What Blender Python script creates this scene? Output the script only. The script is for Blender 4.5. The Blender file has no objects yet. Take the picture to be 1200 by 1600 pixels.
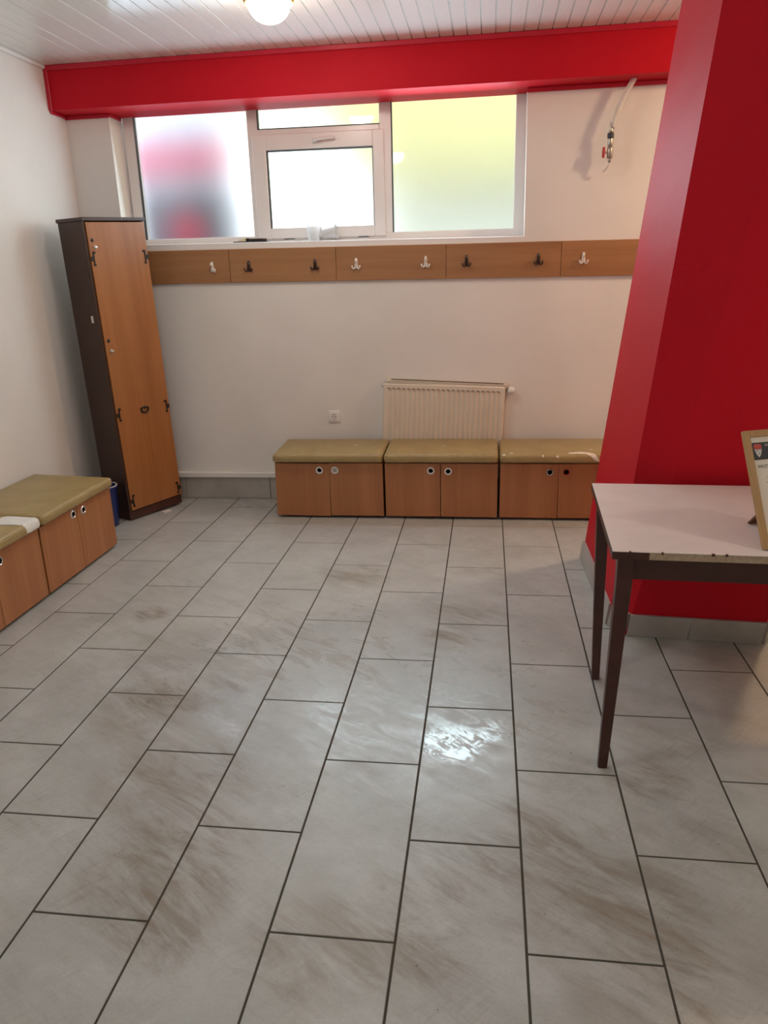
import bpy, bmesh, math, random
from mathutils import Vector, Matrix
from mathutils.bvhtree import BVHTree
random.seed(7)
S = bpy.context.scene
COL = S.collection

# ------------------------------------------------------------------ camera
def cam_matrix():
    rx, ry, rz = 0.30783, -0.03121, 0.13904
    f = Vector((-math.sin(rz)*math.cos(rx), math.cos(rz)*math.cos(rx), -math.sin(rx)))
    r = Vector((math.cos(rz), math.sin(rz), 0)); u = r.cross(f)
    r2 = math.cos(ry)*r + math.sin(ry)*u; u2 = -math.sin(ry)*r + math.cos(ry)*u
    m = Matrix((r2, u2, -f)).transposed().to_4x4()
    m.translation = Vector((0.19779, -2.37945, 1.49479))
    return m
cd = bpy.data.cameras.new('camera'); cam = bpy.data.objects.new('camera', cd); COL.objects.link(cam)
cd.sensor_width = 36; cd.sensor_fit = 'AUTO'; cd.lens = 36*1186.93/1600
cd.clip_start = 0.02; cam.matrix_world = cam_matrix(); S.camera = cam

# ------------------------------------------------------------------ world, exposure
SKY = 3.6
w = bpy.data.worlds.new('sky'); S.world = w; w.use_nodes = True
bg = w.node_tree.nodes['Background']; bg.inputs[0].default_value = (0.86, 0.94, 1, 1); bg.inputs[1].default_value = SKY
S.view_settings.view_transform = 'Standard'; S.view_settings.look = 'None'
S.view_settings.exposure = 0.09; S.view_settings.gamma = 1; S.view_settings.use_curve_mapping = False
S.cycles.use_denoising = True
S.cycles.max_bounces = 10; S.cycles.diffuse_bounces = 6; S.cycles.transmission_bounces = 8
S.cycles.sample_clamp_indirect = 6
# daylight entering through the three bays of the window, and an added fill light behind the camera
DAY = 9.5; FILL = 5; DAYCOL = (0.66, 0.86, 1.0)
LAMP = {'window': (78, (1.0, 0.90, 0.77)), 'camera': (84, (1.0, 0.99, 0.95)), 'pillar': (262, (1.0, 0.70, 0.42)), 'table': (108, (1.0, 0.91, 0.80))}
def area(name, loc, size, power, col, direction):
    l = bpy.data.lights.new(name, 'AREA'); l.shape = 'RECTANGLE'; l.size, l.size_y = size
    l.energy = power; l.color = col
    o = bpy.data.objects.new(name, l); COL.objects.link(o); o.location = loc
    o.rotation_euler = Vector(direction).to_track_quat('-Z', 'Y').to_euler()
    return o
area('window_daylight', (-1.70, 2.63, 2.09), (0.72, 0.60), DAY*0.32, DAYCOL, (0, -1, -0.12))
area('window_daylight', (-0.87, 2.63, 2.04), (0.64, 0.50), DAY*0.8, DAYCOL, (0, -1, -0.12))
area('window_daylight', (-0.04, 2.63, 2.09), (0.72, 0.60), DAY*1.1, DAYCOL, (0, -1, -0.12))
area('rear_fill', (-0.6, -3.30, 1.5), (2.6, 1.7), FILL, (0.90, 0.96, 1.0), (0, 1, -0.1))  # unseen soft fill, added to lift the room from the camera side

# ------------------------------------------------------------------ materials
def lin(r, g, b):
    f = lambda c: (c/255/12.92) if c/255 <= 0.04045 else ((c/255+0.055)/1.055)**2.4
    return (f(r), f(g), f(b), 1)
class NT:
    def __init__(s, name):
        s.m = bpy.data.materials.new(name); s.m.use_nodes = True; s.t = s.m.node_tree; s.n = s.t.nodes
        s.b = s.n['Principled BSDF']
    def new(s, typ, **kw):
        x = s.n.new(typ)
        for k, v in kw.items(): setattr(x, k, v)
        return x
    def link(s, a, b): s.t.links.new(a, b)
    def val(s, sock, v):
        if hasattr(v, 'node'): s.link(v, sock)
        else: sock.default_value = v
    def coord(s, kind='Object', scale=(1, 1, 1), rot=(0, 0, 0)):
        if kind == 'Position': o = s.new('ShaderNodeNewGeometry').outputs['Position']
        else: o = s.new('ShaderNodeTexCoord').outputs[kind]
        mp = s.new('ShaderNodeMapping'); s.link(o, mp.inputs[0]); mp.inputs['Scale'].default_value = scale; mp.inputs['Rotation'].default_value = rot
        return mp.outputs[0]
    def noise(s, vec, scale, detail=4, rough=0.55, dist=0):
        x = s.new('ShaderNodeTexNoise'); s.link(vec, x.inputs['Vector']); x.inputs['Scale'].default_value = scale
        x.inputs['Detail'].default_value = detail; x.inputs['Roughness'].default_value = rough; x.inputs['Distortion'].default_value = dist
        return x.outputs[0]
    def ramp(s, fac, a, b, ca=(0, 0, 0, 1), cb=(1, 1, 1, 1)):
        x = s.new('ShaderNodeValToRGB'); s.link(fac, x.inputs[0]); e = x.color_ramp.elements
        e[0].position, e[1].position = a, b; e[0].color, e[1].color = ca, cb
        return x.outputs[0]
    def mix(s, fac, a, b, mode='MIX'):
        x = s.new('ShaderNodeMix', data_type='RGBA', blend_type=mode)
        s.val(x.inputs[0], fac); s.val(x.inputs[6], a); s.val(x.inputs[7], b)
        return x.outputs[2]
    def math(s, op, a, b=0.0, clamp=False):
        x = s.new('ShaderNodeMath', operation=op, use_clamp=clamp); s.val(x.inputs[0], a); s.val(x.inputs[1], b)
        return x.outputs[0]
    def bump(s, h, strength=0.2, dist=0.01):
        x = s.new('ShaderNodeBump'); x.inputs['Strength'].default_value = strength; x.inputs['Distance'].default_value = dist
        s.link(h, x.inputs['Height']); s.link(x.outputs[0], s.b.inputs['Normal'])
    def set(s, **kw):
        for k, v in kw.items(): s.val(s.b.inputs[k.replace('_', ' ')], v)
        return s.m
def plain(name, col, rough=0.5, metal=0.0, var=0.06, scale=12, bump=0.0):
    t = NT(name); c = t.coord()
    n = t.noise(c, scale)
    d = tuple(x*(1-var*2) for x in col[:3])+(1,)
    t.set(Base_Color=t.mix(t.ramp(n, 0.3, 0.7), d, col), Roughness=rough, Metallic=metal)
    if bump: t.bump(t.noise(c, scale*8), bump, 0.004)
    return t.m
def paint(name, col, rough=0.55, bump=0.12, var=0.05, spec=0.5):
    t = NT(name); c = t.coord('Position')
    d = tuple(x*(1-var*2) for x in col[:3])+(1,)
    t.set(Base_Color=t.mix(t.ramp(t.noise(c, 1.7, 5), 0.3, 0.7), d, col), Roughness=rough)
    t.b.inputs['Specular IOR Level'].default_value = spec
    t.bump(t.noise(c, 160, 3), bump, 0.003)
    return t.m
def wood(name, light, dark, axis, rough=0.42, freq=24, streak=26):
    # grain runs along 'axis' of the object
    t = NT(name)
    sc = [streak]*3; sc['xyz'.index(axis)] = 0.9
    oi = t.new('ShaderNodeObjectInfo')
    c = t.coord('Object', sc)
    add = t.new('ShaderNodeVectorMath', operation='ADD'); t.link(c, add.inputs[0])
    cmb = t.new('ShaderNodeCombineXYZ'); r = t.math('MULTIPLY', oi.outputs['Random'], 37.0)
    for k in range(3): t.link(r, cmb.inputs[k])
    t.link(cmb.outputs[0], add.inputs[1])
    n1 = t.noise(add.outputs[0], 0.45, 3, 0.5, 0.6); n2 = t.noise(add.outputs[0], 2.6, 4, 0.6)
    f = t.math('ADD', t.math('MULTIPLY', t.ramp(n1, 0.35, 0.68), 0.6), t.math('MULTIPLY', t.ramp(n2, 0.3, 0.75), 0.4))
    t.set(Base_Color=t.mix(f, dark, light), Roughness=rough)
    t.bump(n2, 0.05, 0.002)
    return t.m

M = {}
M['wall'] = paint('white_wall_paint', (0.80, 0.775, 0.745, 1), 0.6)
M['red'] = paint('red_wall_paint', (0.55, 0.010, 0.022, 1), 0.55, 0.25, 0.05, 0.09)
M['redtrim'] = paint('red_trim_paint', (0.52, 0.008, 0.032, 1), 0.35, 0.05)
M['grout'] = plain('grout', lin(66, 62, 52), 0.9)
M['ceil'] = plain('pvc_ceiling_panel', (0.76, 0.74, 0.71, 1), 0.14, 0, 0.02, 3)
M['ceilgap'] = plain('pvc_panel_gap', (0.58, 0.55, 0.51, 1), 0.6)
M['white'] = plain('white_plastic', (0.80, 0.80, 0.79, 1), 0.3, 0, 0.02)
M['upvc'] = plain('upvc_frame', (0.80, 0.79, 0.78, 1), 0.28, 0, 0.02, 4)
M['cream'] = plain('cream_enamel', (0.74, 0.66, 0.55, 1), 0.35, 0, 0.03, 4)
M['dark'] = plain('dark_void', (0.012, 0.010, 0.010, 1), 0.8)
M['gasket'] = plain('black_gasket', (0.03, 0.035, 0.05, 1), 0.5)
M['chrome'] = plain('chrome', (0.75, 0.75, 0.75, 1), 0.18, 1, 0.02)
M['nickel'] = plain('dull_nickel', (0.45, 0.42, 0.36, 1), 0.32, 1, 0.1, 30)
M['iron'] = plain('dark_hinge_iron', (0.025, 0.017, 0.012, 1), 0.5, 0.4)
M['brownhook'] = plain('brown_hook_plastic', (0.035, 0.014, 0.010, 1), 0.35)
M['whitehook'] = plain('white_hook_plastic', (0.80, 0.76, 0.70, 1), 0.3)
M['pad'] = plain('exposed_padding', (0.80, 0.74, 0.62, 1), 0.9, 0, 0.1, 60, 0.4)
M['padwhite'] = plain('exposed_white_backing', (0.78, 0.77, 0.73, 1), 0.8, 0, 0.06, 60, 0.3)
M['laminate'] = plain('cream_table_laminate', (0.83, 0.745, 0.69, 1), 0.28, 0, 0.04, 9)
M['chip'] = plain('bare_chipboard', (0.50, 0.38, 0.26, 1), 0.8, 0, 0.15, 90, 0.3)
M['brown'] = plain('dark_brown_wood', (0.068, 0.018, 0.011, 1), 0.42, 0, 0.2, 9, 0.05)
M['wardrobe'] = plain('dark_brown_veneer', (0.052, 0.023, 0.016, 1), 0.40, 0, 0.12, 5, 0.05)
M['beech'] = wood('beech_laminate', (0.43, 0.185, 0.070, 1), (0.32, 0.122, 0.042, 1), 'z')
M['beechx'] = wood('beech_board', (0.40, 0.20, 0.082, 1), (0.30, 0.135, 0.050, 1), 'x', 0.45)
M['oldwood'] = wood('old_veneer', (0.40, 0.16, 0.048, 1), (0.27, 0.092, 0.024, 1), 'z', 0.36, 12, 16)
M['framewood'] = wood('pale_frame_wood', (0.52, 0.33, 0.15, 1), (0.36, 0.20, 0.07, 1), 'z', 0.55, 30, 90)
M['strut'] = plain('brown_strut', (0.16, 0.065, 0.03, 1), 0.6)
M['paper'] = plain('paper', (0.74, 0.68, 0.58, 1), 0.5, 0, 0.02)
M['ink'] = plain('printed_black', (0.020, 0.019, 0.026, 1), 0.5)
M['inkgrey'] = plain('printed_grey', (0.30, 0.24, 0.19, 1), 0.6)
M['inkred'] = plain('printed_red', (0.55, 0.06, 0.045, 1), 0.5)
M['inkwhite'] = plain('printed_white', (0.72, 0.69, 0.66, 1), 0.5)
M['blue'] = plain('blue_plastic', (0.012, 0.026, 0.16, 1), 0.35)
M['yellow'] = plain('yellow_lamp_ring', (0.85, 0.60, 0.06, 1), 0.35)
M['sticker'] = plain('white_sticker', (0.75, 0.70, 0.64, 1), 0.6)
M['redknob'] = plain('red_lever', (0.45, 0.02, 0.025, 1), 0.4)
M['bristle'] = plain('pale_bristles', (0.75, 0.68, 0.42, 1), 0.8)
M['yellowwall'] = plain('yellow_facade', (0.56, 0.52, 0.25, 1), 0.9, 0, 0.03, 2)
M['paving'] = plain('pale_paving', (0.58, 0.60, 0.58, 1), 0.9, 0, 0.03, 2)
M['outred'] = plain('outdoor_red', (0.42, 0.05, 0.09, 1), 0.5)
M['outpink'] = plain('outdoor_faded_red', (0.55, 0.17, 0.24, 1), 0.5)
M['outblack'] = plain('outdoor_dark_grey', (0.095, 0.10, 0.12, 1), 0.5)
M['outwhite'] = plain('outdoor_white', (0.56, 0.60, 0.68, 1), 0.5)

def mat_tile():
    t = NT('stone_look_tile'); pos = t.coord('Position'); oi = t.new('ShaderNodeObjectInfo')
    def turned(scale, deg):
        # turn first, then stretch: streaks run along the turned x axis
        r = t.new('ShaderNodeVectorRotate', rotation_type='Z_AXIS'); t.link(pos, r.inputs['Vector']); r.inputs['Angle'].default_value = math.radians(deg)
        m = t.new('ShaderNodeVectorMath', operation='MULTIPLY'); t.link(r.outputs[0], m.inputs[0]); m.inputs[1].default_value = scale
        return m.outputs[0]
    def near(pts):
        z = 0.0
        for (x, y, r, k) in pts:
            d = t.new('ShaderNodeVectorMath', operation='DISTANCE'); t.link(pos, d.inputs[0]); d.inputs[1].default_value = (x, y, 0)
            z = t.math('ADD', z, t.math('MULTIPLY', t.math('SUBTRACT', 1.0, t.math('DIVIDE', d.outputs['Value'], r), True), k), True)
        return z
    sm = turned((1.3, 4.2, 1), 32); fine = turned((7, 55, 1), 32); fine2 = turned((9, 70, 1), -48)
    n1 = t.noise(pos, 2.4, 8, 0.68, 0.3); n2 = t.noise(pos, 16, 6, 0.65); n3 = t.noise(pos, 130, 4, 0.7)
    base = t.mix(t.ramp(n1, 0.30, 0.70), (0.345, 0.352, 0.332, 1), (0.52, 0.535, 0.520, 1))
    base = t.mix(t.math('MULTIPLY', t.ramp(n2, 0.38, 0.80), 0.40), base, (0.325, 0.33, 0.312, 1))
    base = t.mix(t.math('MULTIPLY', t.ramp(n3, 0.50, 0.85), 0.45), base, (0.22, 0.205, 0.175, 1))
    base = t.mix(t.math('MULTIPLY', oi.outputs['Random'], 0.16), base, (0.37, 0.374, 0.356, 1))
    # brown mop smears along one diagonal, and the places where they are heaviest
    s1 = t.noise(sm, 2.0, 8, 0.72, 0.6); s2 = t.noise(fine, 0.7, 5, 0.65)
    s = t.math('MULTIPLY', t.ramp(s1, 0.49, 0.76), t.ramp(t.noise(pos, 1.0, 3), 0.40, 0.64))
    s = t.math('ADD', s, t.math('MULTIPLY', t.math('MULTIPLY', near(SMEARS), 2.0, True), t.ramp(s1, 0.36, 0.58)), True)
    s = t.math('MULTIPLY', s, t.math('ADD', 0.55, t.math('MULTIPLY', t.ramp(s2, 0.35, 0.65), 0.45)))
    base = t.mix(t.math('MULTIPLY', s, 0.85), base, (0.185, 0.140, 0.088, 1))
    # scrub lines in two directions and dark specks
    for f in (fine, fine2):
        k = t.math('MULTIPLY', t.ramp(t.noise(f, 1.0, 4, 0.6), 0.50, 0.78), t.ramp(t.noise(pos, 3.3, 3), 0.44, 0.66))
        base = t.mix(t.math('MULTIPLY', k, 0.45), base, (0.20, 0.18, 0.15, 1))
    for sc, th, k in ((9, 0.030, 0.54), (23, 0.045, 0.60)):
        sp = t.new('ShaderNodeTexVoronoi'); t.link(pos, sp.inputs['Vector']); sp.inputs['Scale'].default_value = sc
        spk = t.math('MULTIPLY', t.math('LESS_THAN', sp.outputs['Distance'], th), t.math('GREATER_THAN', t.noise(pos, 3.1, 2), k))
        base = t.mix(t.math('MULTIPLY', spk, 0.8), base, (0.05, 0.04, 0.03, 1))
    # still damp where it was mopped: smooth patches in a satin floor
    wet = t.math('MULTIPLY', t.ramp(t.noise(sm, 3.0, 6, 0.7, 0.8), 0.42, 0.62), near(WET))
    pud = t.math('MULTIPLY', t.ramp(t.noise(turned((1, 1.8, 1), 40), 15, 6, 0.7, 1.2), 0.45, 0.56), t.ramp(near(PUDDLE), 0.15, 0.50))
    rough = t.math('SUBTRACT', t.math('ADD', 0.33, t.math('MULTIPLY', n2, 0.16)), t.math('MULTIPLY', wet, 0.24))
    rough = t.math('MULTIPLY', rough, t.math('SUBTRACT', 1.0, t.math('MULTIPLY', pud, 0.92)))
    t.set(Base_Color=base, Roughness=rough)
    t.b.inputs['Specular IOR Level'].default_value = 0.9
    h = t.math('ADD', t.math('MULTIPLY', n2, 1.0), t.math('ADD', t.math('MULTIPLY', n3, 0.35), t.math('MULTIPLY', s2, 0.5)))
    t.bump(h, 0.07, 0.004)
    return t.m
SMEARS = [(-0.62, -0.83, 0.26, 1.0), (-0.55, -1.00, 0.18, 0.8), (-0.75, -0.45, 0.30, 0.8), (-1.0, -0.1, 0.25, 0.7), (-0.85, 0.05, 0.2, 0.7),
          (0.02, -0.98, 0.22, 0.9), (-0.2, -1.05, 0.2, 0.9), (0.32, -0.72, 0.28, 0.8), (0.05, 0.55, 0.15, 0.7), (0.1, 0.8, 0.25, 0.4),
          (-1.35, 0.68, 0.10, 0.9), (0.62, -1.0, 0.3, 0.5), (0.72, -0.35, 0.12, 1.0), (-0.45, 1.2, 0.25, 0.5), (0.55, -0.85, 0.2, 0.7)]
WET = [(0.10, -0.10, 0.55, 1.0), (-0.66, 0.05, 0.70, 1.0), (-0.2, 0.6, 0.8, 0.7), (-0.9, 0.6, 0.8, 0.6), (0.45, 0.3, 0.6, 0.6)]
PUDDLE = [(0.285, -0.12, 0.12, 1.0), (0.10, -0.21, 0.15, 1.0)]
M['tile'] = mat_tile()
def mat_skirt():
    t = NT('skirting_tile'); pos = t.coord('Position')
    n = t.noise(pos, 6, 5)
    t.set(Base_Color=t.mix(t.ramp(n, 0.3, 0.7), (0.34, 0.32, 0.29, 1), (0.44, 0.42, 0.39, 1)), Roughness=0.42)
    return t.m
M['skirt'] = mat_skirt()
def mat_vinyl():
    t = NT('olive_vinyl'); c = t.coord()
    n = t.noise(c, 7, 5); f = t.noise(t.coord('Object', (30, 6, 30)), 1.5, 4, 0.6, 1.2)
    t.set(Base_Color=t.mix(t.ramp(n, 0.3, 0.7), (0.30, 0.215, 0.085, 1), (0.37, 0.275, 0.115, 1)), Roughness=0.36)
    t.bump(f, 0.6, 0.008)
    return t.m
M['vinyl'] = mat_vinyl()
def mat_frost():
    t = NT('frosted_glass')
    for x in list(t.n): t.n.remove(x)
    out = t.new('ShaderNodeOutputMaterial'); rf = t.new('ShaderNodeBsdfRefraction'); gl = t.new('ShaderNodeBsdfGlossy'); mx = t.new('ShaderNodeMixShader'); fr = t.new('ShaderNodeFresnel')
    fr.inputs[0].default_value = 1.45
    pos = t.coord('Position'); n = t.noise(pos, 55, 3, 0.7)
    rf.inputs['Color'].default_value = (0.97, 0.98, 1, 1); rf.inputs['IOR'].default_value = 1.30
    t.link(t.math('ADD', 0.76, t.math('MULTIPLY', n, 0.12)), rf.inputs['Roughness'])
    gl.inputs['Roughness'].default_value = 0.03
    bp = t.new('ShaderNodeBump'); bp.inputs['Strength'].default_value = 0.25; bp.inputs['Distance'].default_value = 0.003
    t.link(t.noise(pos, 160, 2, 0.7), bp.inputs['Height']); t.link(bp.outputs[0], rf.inputs['Normal'])
    t.link(fr.outputs[0], mx.inputs[0]); t.link(rf.outputs[0], mx.inputs[1]); t.link(gl.outputs[0], mx.inputs[2]); t.link(mx.outputs[0], out.inputs[0])
    return t.m
M['frost'] = mat_frost()
def mat_clear(name, col, rough):
    t = NT(name); t.set(Base_Color=col, Roughness=rough, Transmission_Weight=0.55, IOR=1.4); return t.m
M['cup'] = mat_clear('milky_plastic', (0.92, 0.92, 0.92, 1), 0.35)
M['hose'] = mat_clear('clear_hose', (0.90, 0.88, 0.84, 1), 0.25)
def mat_lamp(k):
    t = NT('lit_lamp_globe'); t.set(Base_Color=(1, 1, 1, 1), Emission_Color=LAMP[k][1]+(1,), Emission_Strength=LAMP[k][0], Roughness=0.3); return t.m

# ------------------------------------------------------------------ helpers
def link(name, me, m, parent=None, loc=None):
    o = bpy.data.objects.new(name, me); COL.objects.link(o)
    if m is not None and not me.materials: me.materials.append(m)
    if parent is not None: o.parent = parent
    if loc is not None: o.location = loc
    return o
def from_bm(name, bm, m, parent=None, smooth=False, loc=None, keep=False):
    me = bpy.data.meshes.new(name); bmesh.ops.recalc_face_normals(bm, faces=bm.faces[:]); bm.to_mesh(me)
    if not keep: bm.free()
    if smooth:
        for p in me.polygons: p.use_smooth = True
        me.set_sharp_from_angle(angle=math.radians(38))
    return link(name, me, m, parent, loc)
def box(bm, a, b, bev=0.0, seg=1):
    vs = [bm.verts.new((x, y, z)) for x in (a[0], b[0]) for y in (a[1], b[1]) for z in (a[2], b[2])]
    fs = [bm.faces.new([vs[i] for i in q]) for q in ((0, 1, 3, 2), (4, 6, 7, 5), (0, 4, 5, 1), (2, 3, 7, 6), (0, 2, 6, 4), (1, 5, 7, 3))]
    if bev:
        es = list({e for f in fs for e in f.edges})
        bmesh.ops.bevel(bm, geom=es, offset=bev, segments=seg, affect='EDGES', profile=0.5)
def B(name, a, b, m, parent=None, bev=0.0, seg=1, loc=None):
    bm = bmesh.new(); box(bm, a, b, bev, seg); return from_bm(name, bm, m, parent, bev > 0 and seg > 1, loc)
def BB(name, boxes, m, parent=None, bev=0.0, seg=1):
    bm = bmesh.new()
    for a, b in boxes: box(bm, a, b, bev, seg)
    return from_bm(name, bm, m, parent, bev > 0 and seg > 1)
def hexa(bm, bot, top):
    n = len(bot); v0 = [bm.verts.new(p) for p in bot]; v1 = [bm.verts.new(p) for p in top]
    bm.faces.new(v0[::-1]); bm.faces.new(v1)
    for i in range(n): bm.faces.new((v0[i], v0[(i+1) % n], v1[(i+1) % n], v1[i]))
def lathe(bm, prof, seg=24, centre=(0, 0, 0), axis='z', close=False):
    rings = []
    for r, h in prof:
        ring = []
        for k in range(seg):
            a = 2*math.pi*k/seg; c, s = r*math.cos(a), r*math.sin(a)
            p = {'z': (c, s, h), 'y': (c, h, s), 'x': (h, c, s)}[axis]
            ring.append(bm.verts.new(Vector(p)+Vector(centre)))
        rings.append(ring)
    for a, b in zip(rings, rings[1:]):
        for k in range(seg): bm.faces.new((a[k], a[(k+1) % seg], b[(k+1) % seg], b[k]))
    if close:
        for k in range(seg): bm.faces.new((rings[-1][k], rings[-1][(k+1) % seg], rings[0][(k+1) % seg], rings[0][k]))
    else:
        if prof[0][0] > 1e-6: bm.faces.new(rings[0])
        if prof[-1][0] > 1e-6: bm.faces.new(rings[-1])
def L(name, prof, m, parent=None, seg=24, centre=(0, 0, 0), axis='z', close=False):
    bm = bmesh.new(); lathe(bm, prof, seg, centre, axis, close); bmesh.ops.remove_doubles(bm, verts=bm.verts[:], dist=1e-6)
    return from_bm(name, bm, m, parent, True)
def tube(bm, pts, rad, seg=10):
    pts = [Vector(p) for p in pts]; rings = []; ref = Vector((0.31, 0.7, 0.64))
    for i, p in enumerate(pts):
        d = (pts[min(i+1, len(pts)-1)]-pts[max(i-1, 0)]).normalized()
        x = d.cross(ref).normalized(); y = d.cross(x)
        r = rad[i] if isinstance(rad, (list, tuple)) else rad
        rings.append([bm.verts.new(p+r*(math.cos(2*math.pi*k/seg)*x+math.sin(2*math.pi*k/seg)*y)) for k in range(seg)])
    for a, b in zip(rings, rings[1:]):
        for k in range(seg): bm.faces.new((a[k], a[(k+1) % seg], b[(k+1) % seg], b[k]))
    bm.faces.new(rings[0]); bm.faces.new(rings[-1])
def T(name, pts, rad, m, parent=None, seg=10):
    bm = bmesh.new(); tube(bm, pts, rad, seg); return from_bm(name, bm, m, parent, True)
def bez(a, b, c, n=10):
    a, b, c = Vector(a), Vector(b), Vector(c)
    return [(1-t)**2*a+2*t*(1-t)*b+t*t*c for t in [k/n for k in range(n+1)]]
def tag(o, label, cat, group=None):
    o['label'] = label; o['category'] = cat
    if group: o['group'] = group
    return o
def thing(name, label, cat, loc=(0, 0, 0), rot=(0, 0, 0), group=None):
    o = bpy.data.objects.new(name, None); COL.objects.link(o); o.location = loc; o.rotation_euler = rot
    o.empty_display_size = 0.05
    return tag(o, label, cat, group)
def struct(o): o['kind'] = 'structure'; return o

# ------------------------------------------------------------------ room shell
XL, XR, YB, YF, ZC = -2.418, 3.6, 2.57, -3.4, 2.705
SOF = 2.466; BEAMY = 2.39
TW, TL, TO = 0.303, 0.67168, 0.4981
floor = struct(B('floor', (XL-0.2, YF-0.2, -0.12), (XR+0.2, YB+0.25, -0.0014), M['grout']))
def tile_mesh(x0, x1, y0, y1):
    g = 0.0026; bm = bmesh.new()
    box(bm, (x0+g, y0+g, -0.010), (x1-g, y1-g, 0.0))
    es = [e for e in bm.edges if all(v.co.z > -0.001 for v in e.verts)]
    bmesh.ops.bevel(bm, geom=es, offset=0.0015, segments=1, affect='EDGES')
    me = bpy.data.meshes.new('tile'); bmesh.ops.recalc_face_normals(bm, faces=bm.faces[:]); bm.to_mesh(me); bm.free(); me.materials.append(M['tile'])
    return me
full = tile_mesh(0, TW, 0, TL)
for c in range(-8, 12):
    off = 0 if c % 2 == 0 else TO
    x0, x1 = max(c*TW, XL), min((c+1)*TW, XR)
    if x1-x0 < 0.02: continue
    for k in range(-6, 5):
        y0, y1 = (k+off)*TL, (k+off+1)*TL
        y0c, y1c = max(y0, YF), min(y1, YB)
        if y1c-y0c < 0.02: continue
        whole = abs(y1c-y0c-TL) < 1e-6 and abs(x1-x0-TW) < 1e-6
        if whole: o = link('tile', full, None, floor, (x0, y0, 0))
        else: o = link('tile', tile_mesh(0, x1-x0, 0, y1c-y0c), None, floor, (x0, y0c, 0))
        o.location.z = random.uniform(-0.0006, 0.0002)

# ceiling of narrow plastic boards running towards the window wall
ceiling = struct(B('ceiling', (XL-0.2, YF-0.2, ZC+0.006), (XR+0.2, YB+0.25, ZC+0.12), M['ceilgap']))
bm = bmesh.new(); PW = 0.0755
for (x0, x1, z) in ((0.0014, PW-0.0014, 0.0),):
    a = [(x0, 0, 0.008), (x0+0.0022, 0, 0.0), (x1-0.0022, 0, 0.0), (x1, 0, 0.008)]
    v0 = [bm.verts.new(p) for p in a]; v1 = [bm.verts.new((p[0], BEAMY-YF, p[2])) for p in a]
    bm.faces.new(v0); bm.faces.new(v1[::-1])
    for i in range(4): bm.faces.new((v0[i], v1[i], v1[(i+1) % 4], v0[(i+1) % 4]))
bmesh.ops.recalc_face_normals(bm, faces=bm.faces[:]); pm = bpy.data.meshes.new('panel'); bm.to_mesh(pm); bm.free(); pm.materials.append(M['ceil'])
k = 0
while XL+(k+1)*PW < XR:
    o = link('panel', pm, None, ceiling, (XL+k*PW, YF, ZC)); o.location.z += random.uniform(-0.0012, 0.0008); o.rotation_euler.y = random.uniform(-0.004, 0.004)
    k += 1

struct(B('wall_left', (XL-0.2, YF-0.2, -0.1), (XL, YB+0.25, ZC+0.1), M['wall']))
struct(B('wall_right', (XR, YF-0.2, -0.1), (XR+0.2, YB+0.25, ZC+0.1), M['wall']))
struct(B('wall_front', (XL, YF-0.2, -0.1), (XR, YF, ZC+0.1), M['wall']))
WX0, WX1 = -2.135, 0.413
bm = bmesh.new()
zl, zr = 1.668, 1.637                                  # the masonry under the sill is not quite level
hexa(bm, [(WX0, YB, -0.1), (WX1, YB, -0.1), (WX1, YB+0.22, -0.1), (WX0, YB+0.22, -0.1)], [(WX0, YB, zl), (WX1, YB, zr), (WX1, YB+0.22, zr), (WX0, YB+0.22, zl)])
box(bm, (XL, YB, -0.1), (WX0, YB+0.22, ZC+0.1)); box(bm, (WX1, YB, -0.1), (XR, YB+0.22, ZC+0.1))
box(bm, (WX0, YB+0.01, SOF+0.03), (WX1, YB+0.22, ZC+0.1))
struct(from_bm('wall_back', bm, M['wall']))

# red beam over the window, its soffit carried into the window reveal, and the red lining strips
bm = bmesh.new(); box(bm, (XL, BEAMY, SOF), (XR, YB, ZC+0.02)); box(bm, (WX0, YB-0.01, SOF+0.001), (WX1, YB+0.175, SOF+0.03))
struct(from_bm('beam', bm, M['red']))
tr = [('trim_1', (XL, BEAMY-0.014, ZC-0.028), (XR, BEAMY, ZC-0.001)),
      ('trim_2', (XL, BEAMY-0.012, SOF-0.004), (XL+0.026, BEAMY, ZC-0.02)),
      ('trim_3', (XL, BEAMY, SOF-0.018), (XL+0.012, YB, SOF)),
      ('trim_4', (XL, YB-0.012, SOF-0.024), (WX0+0.004, YB, SOF)),
      ('trim_5', (WX0, YB-0.012, SOF-0.020), (WX0+0.012, YB+0.15, SOF)),
      ('trim_6', (WX1-0.004, YB-0.012, SOF-0.026), (XR, YB, SOF))]
for n, a, b in tr: struct(B(n, a, b, M['redtrim'], None, 0.003))
struct(B('trim_7', (XL, YF, ZC-0.022), (XL+0.022, BEAMY-0.014, ZC-0.001), M['white'], None, 0.006))

# skirting of cut floor tiles
bb = struct(B('baseboard_back', (XL, YB-0.009, 0.0), (1.6, YB, 0.150), M['grout']))
x = -1.895-0.61
while x < 1.6:
    B('tile', (max(x, XL)+0.002, YB-0.016, 0.002), (min(x+0.61, 1.6)-0.002, YB-0.006, 0.150), M['skirt'], bb, 0.001); x += 0.61
struct(B('trim_8', (XL, YB-0.030, 0.153), (1.6, YB, 0.190), M['wall'], None, 0.004))
bl = struct(B('baseboard_left', (XL, -3.2, 0.0), (XL+0.009, YB-0.02, 0.112), M['grout']))
y = -3.2
while y < YB-0.02:
    B('tile', (XL+0.006, y+0.002, 0.002), (XL+0.016, min(y+0.61, YB-0.02)-0.002, 0.112), M['skirt'], bl, 0.001); y += 0.61

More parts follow.
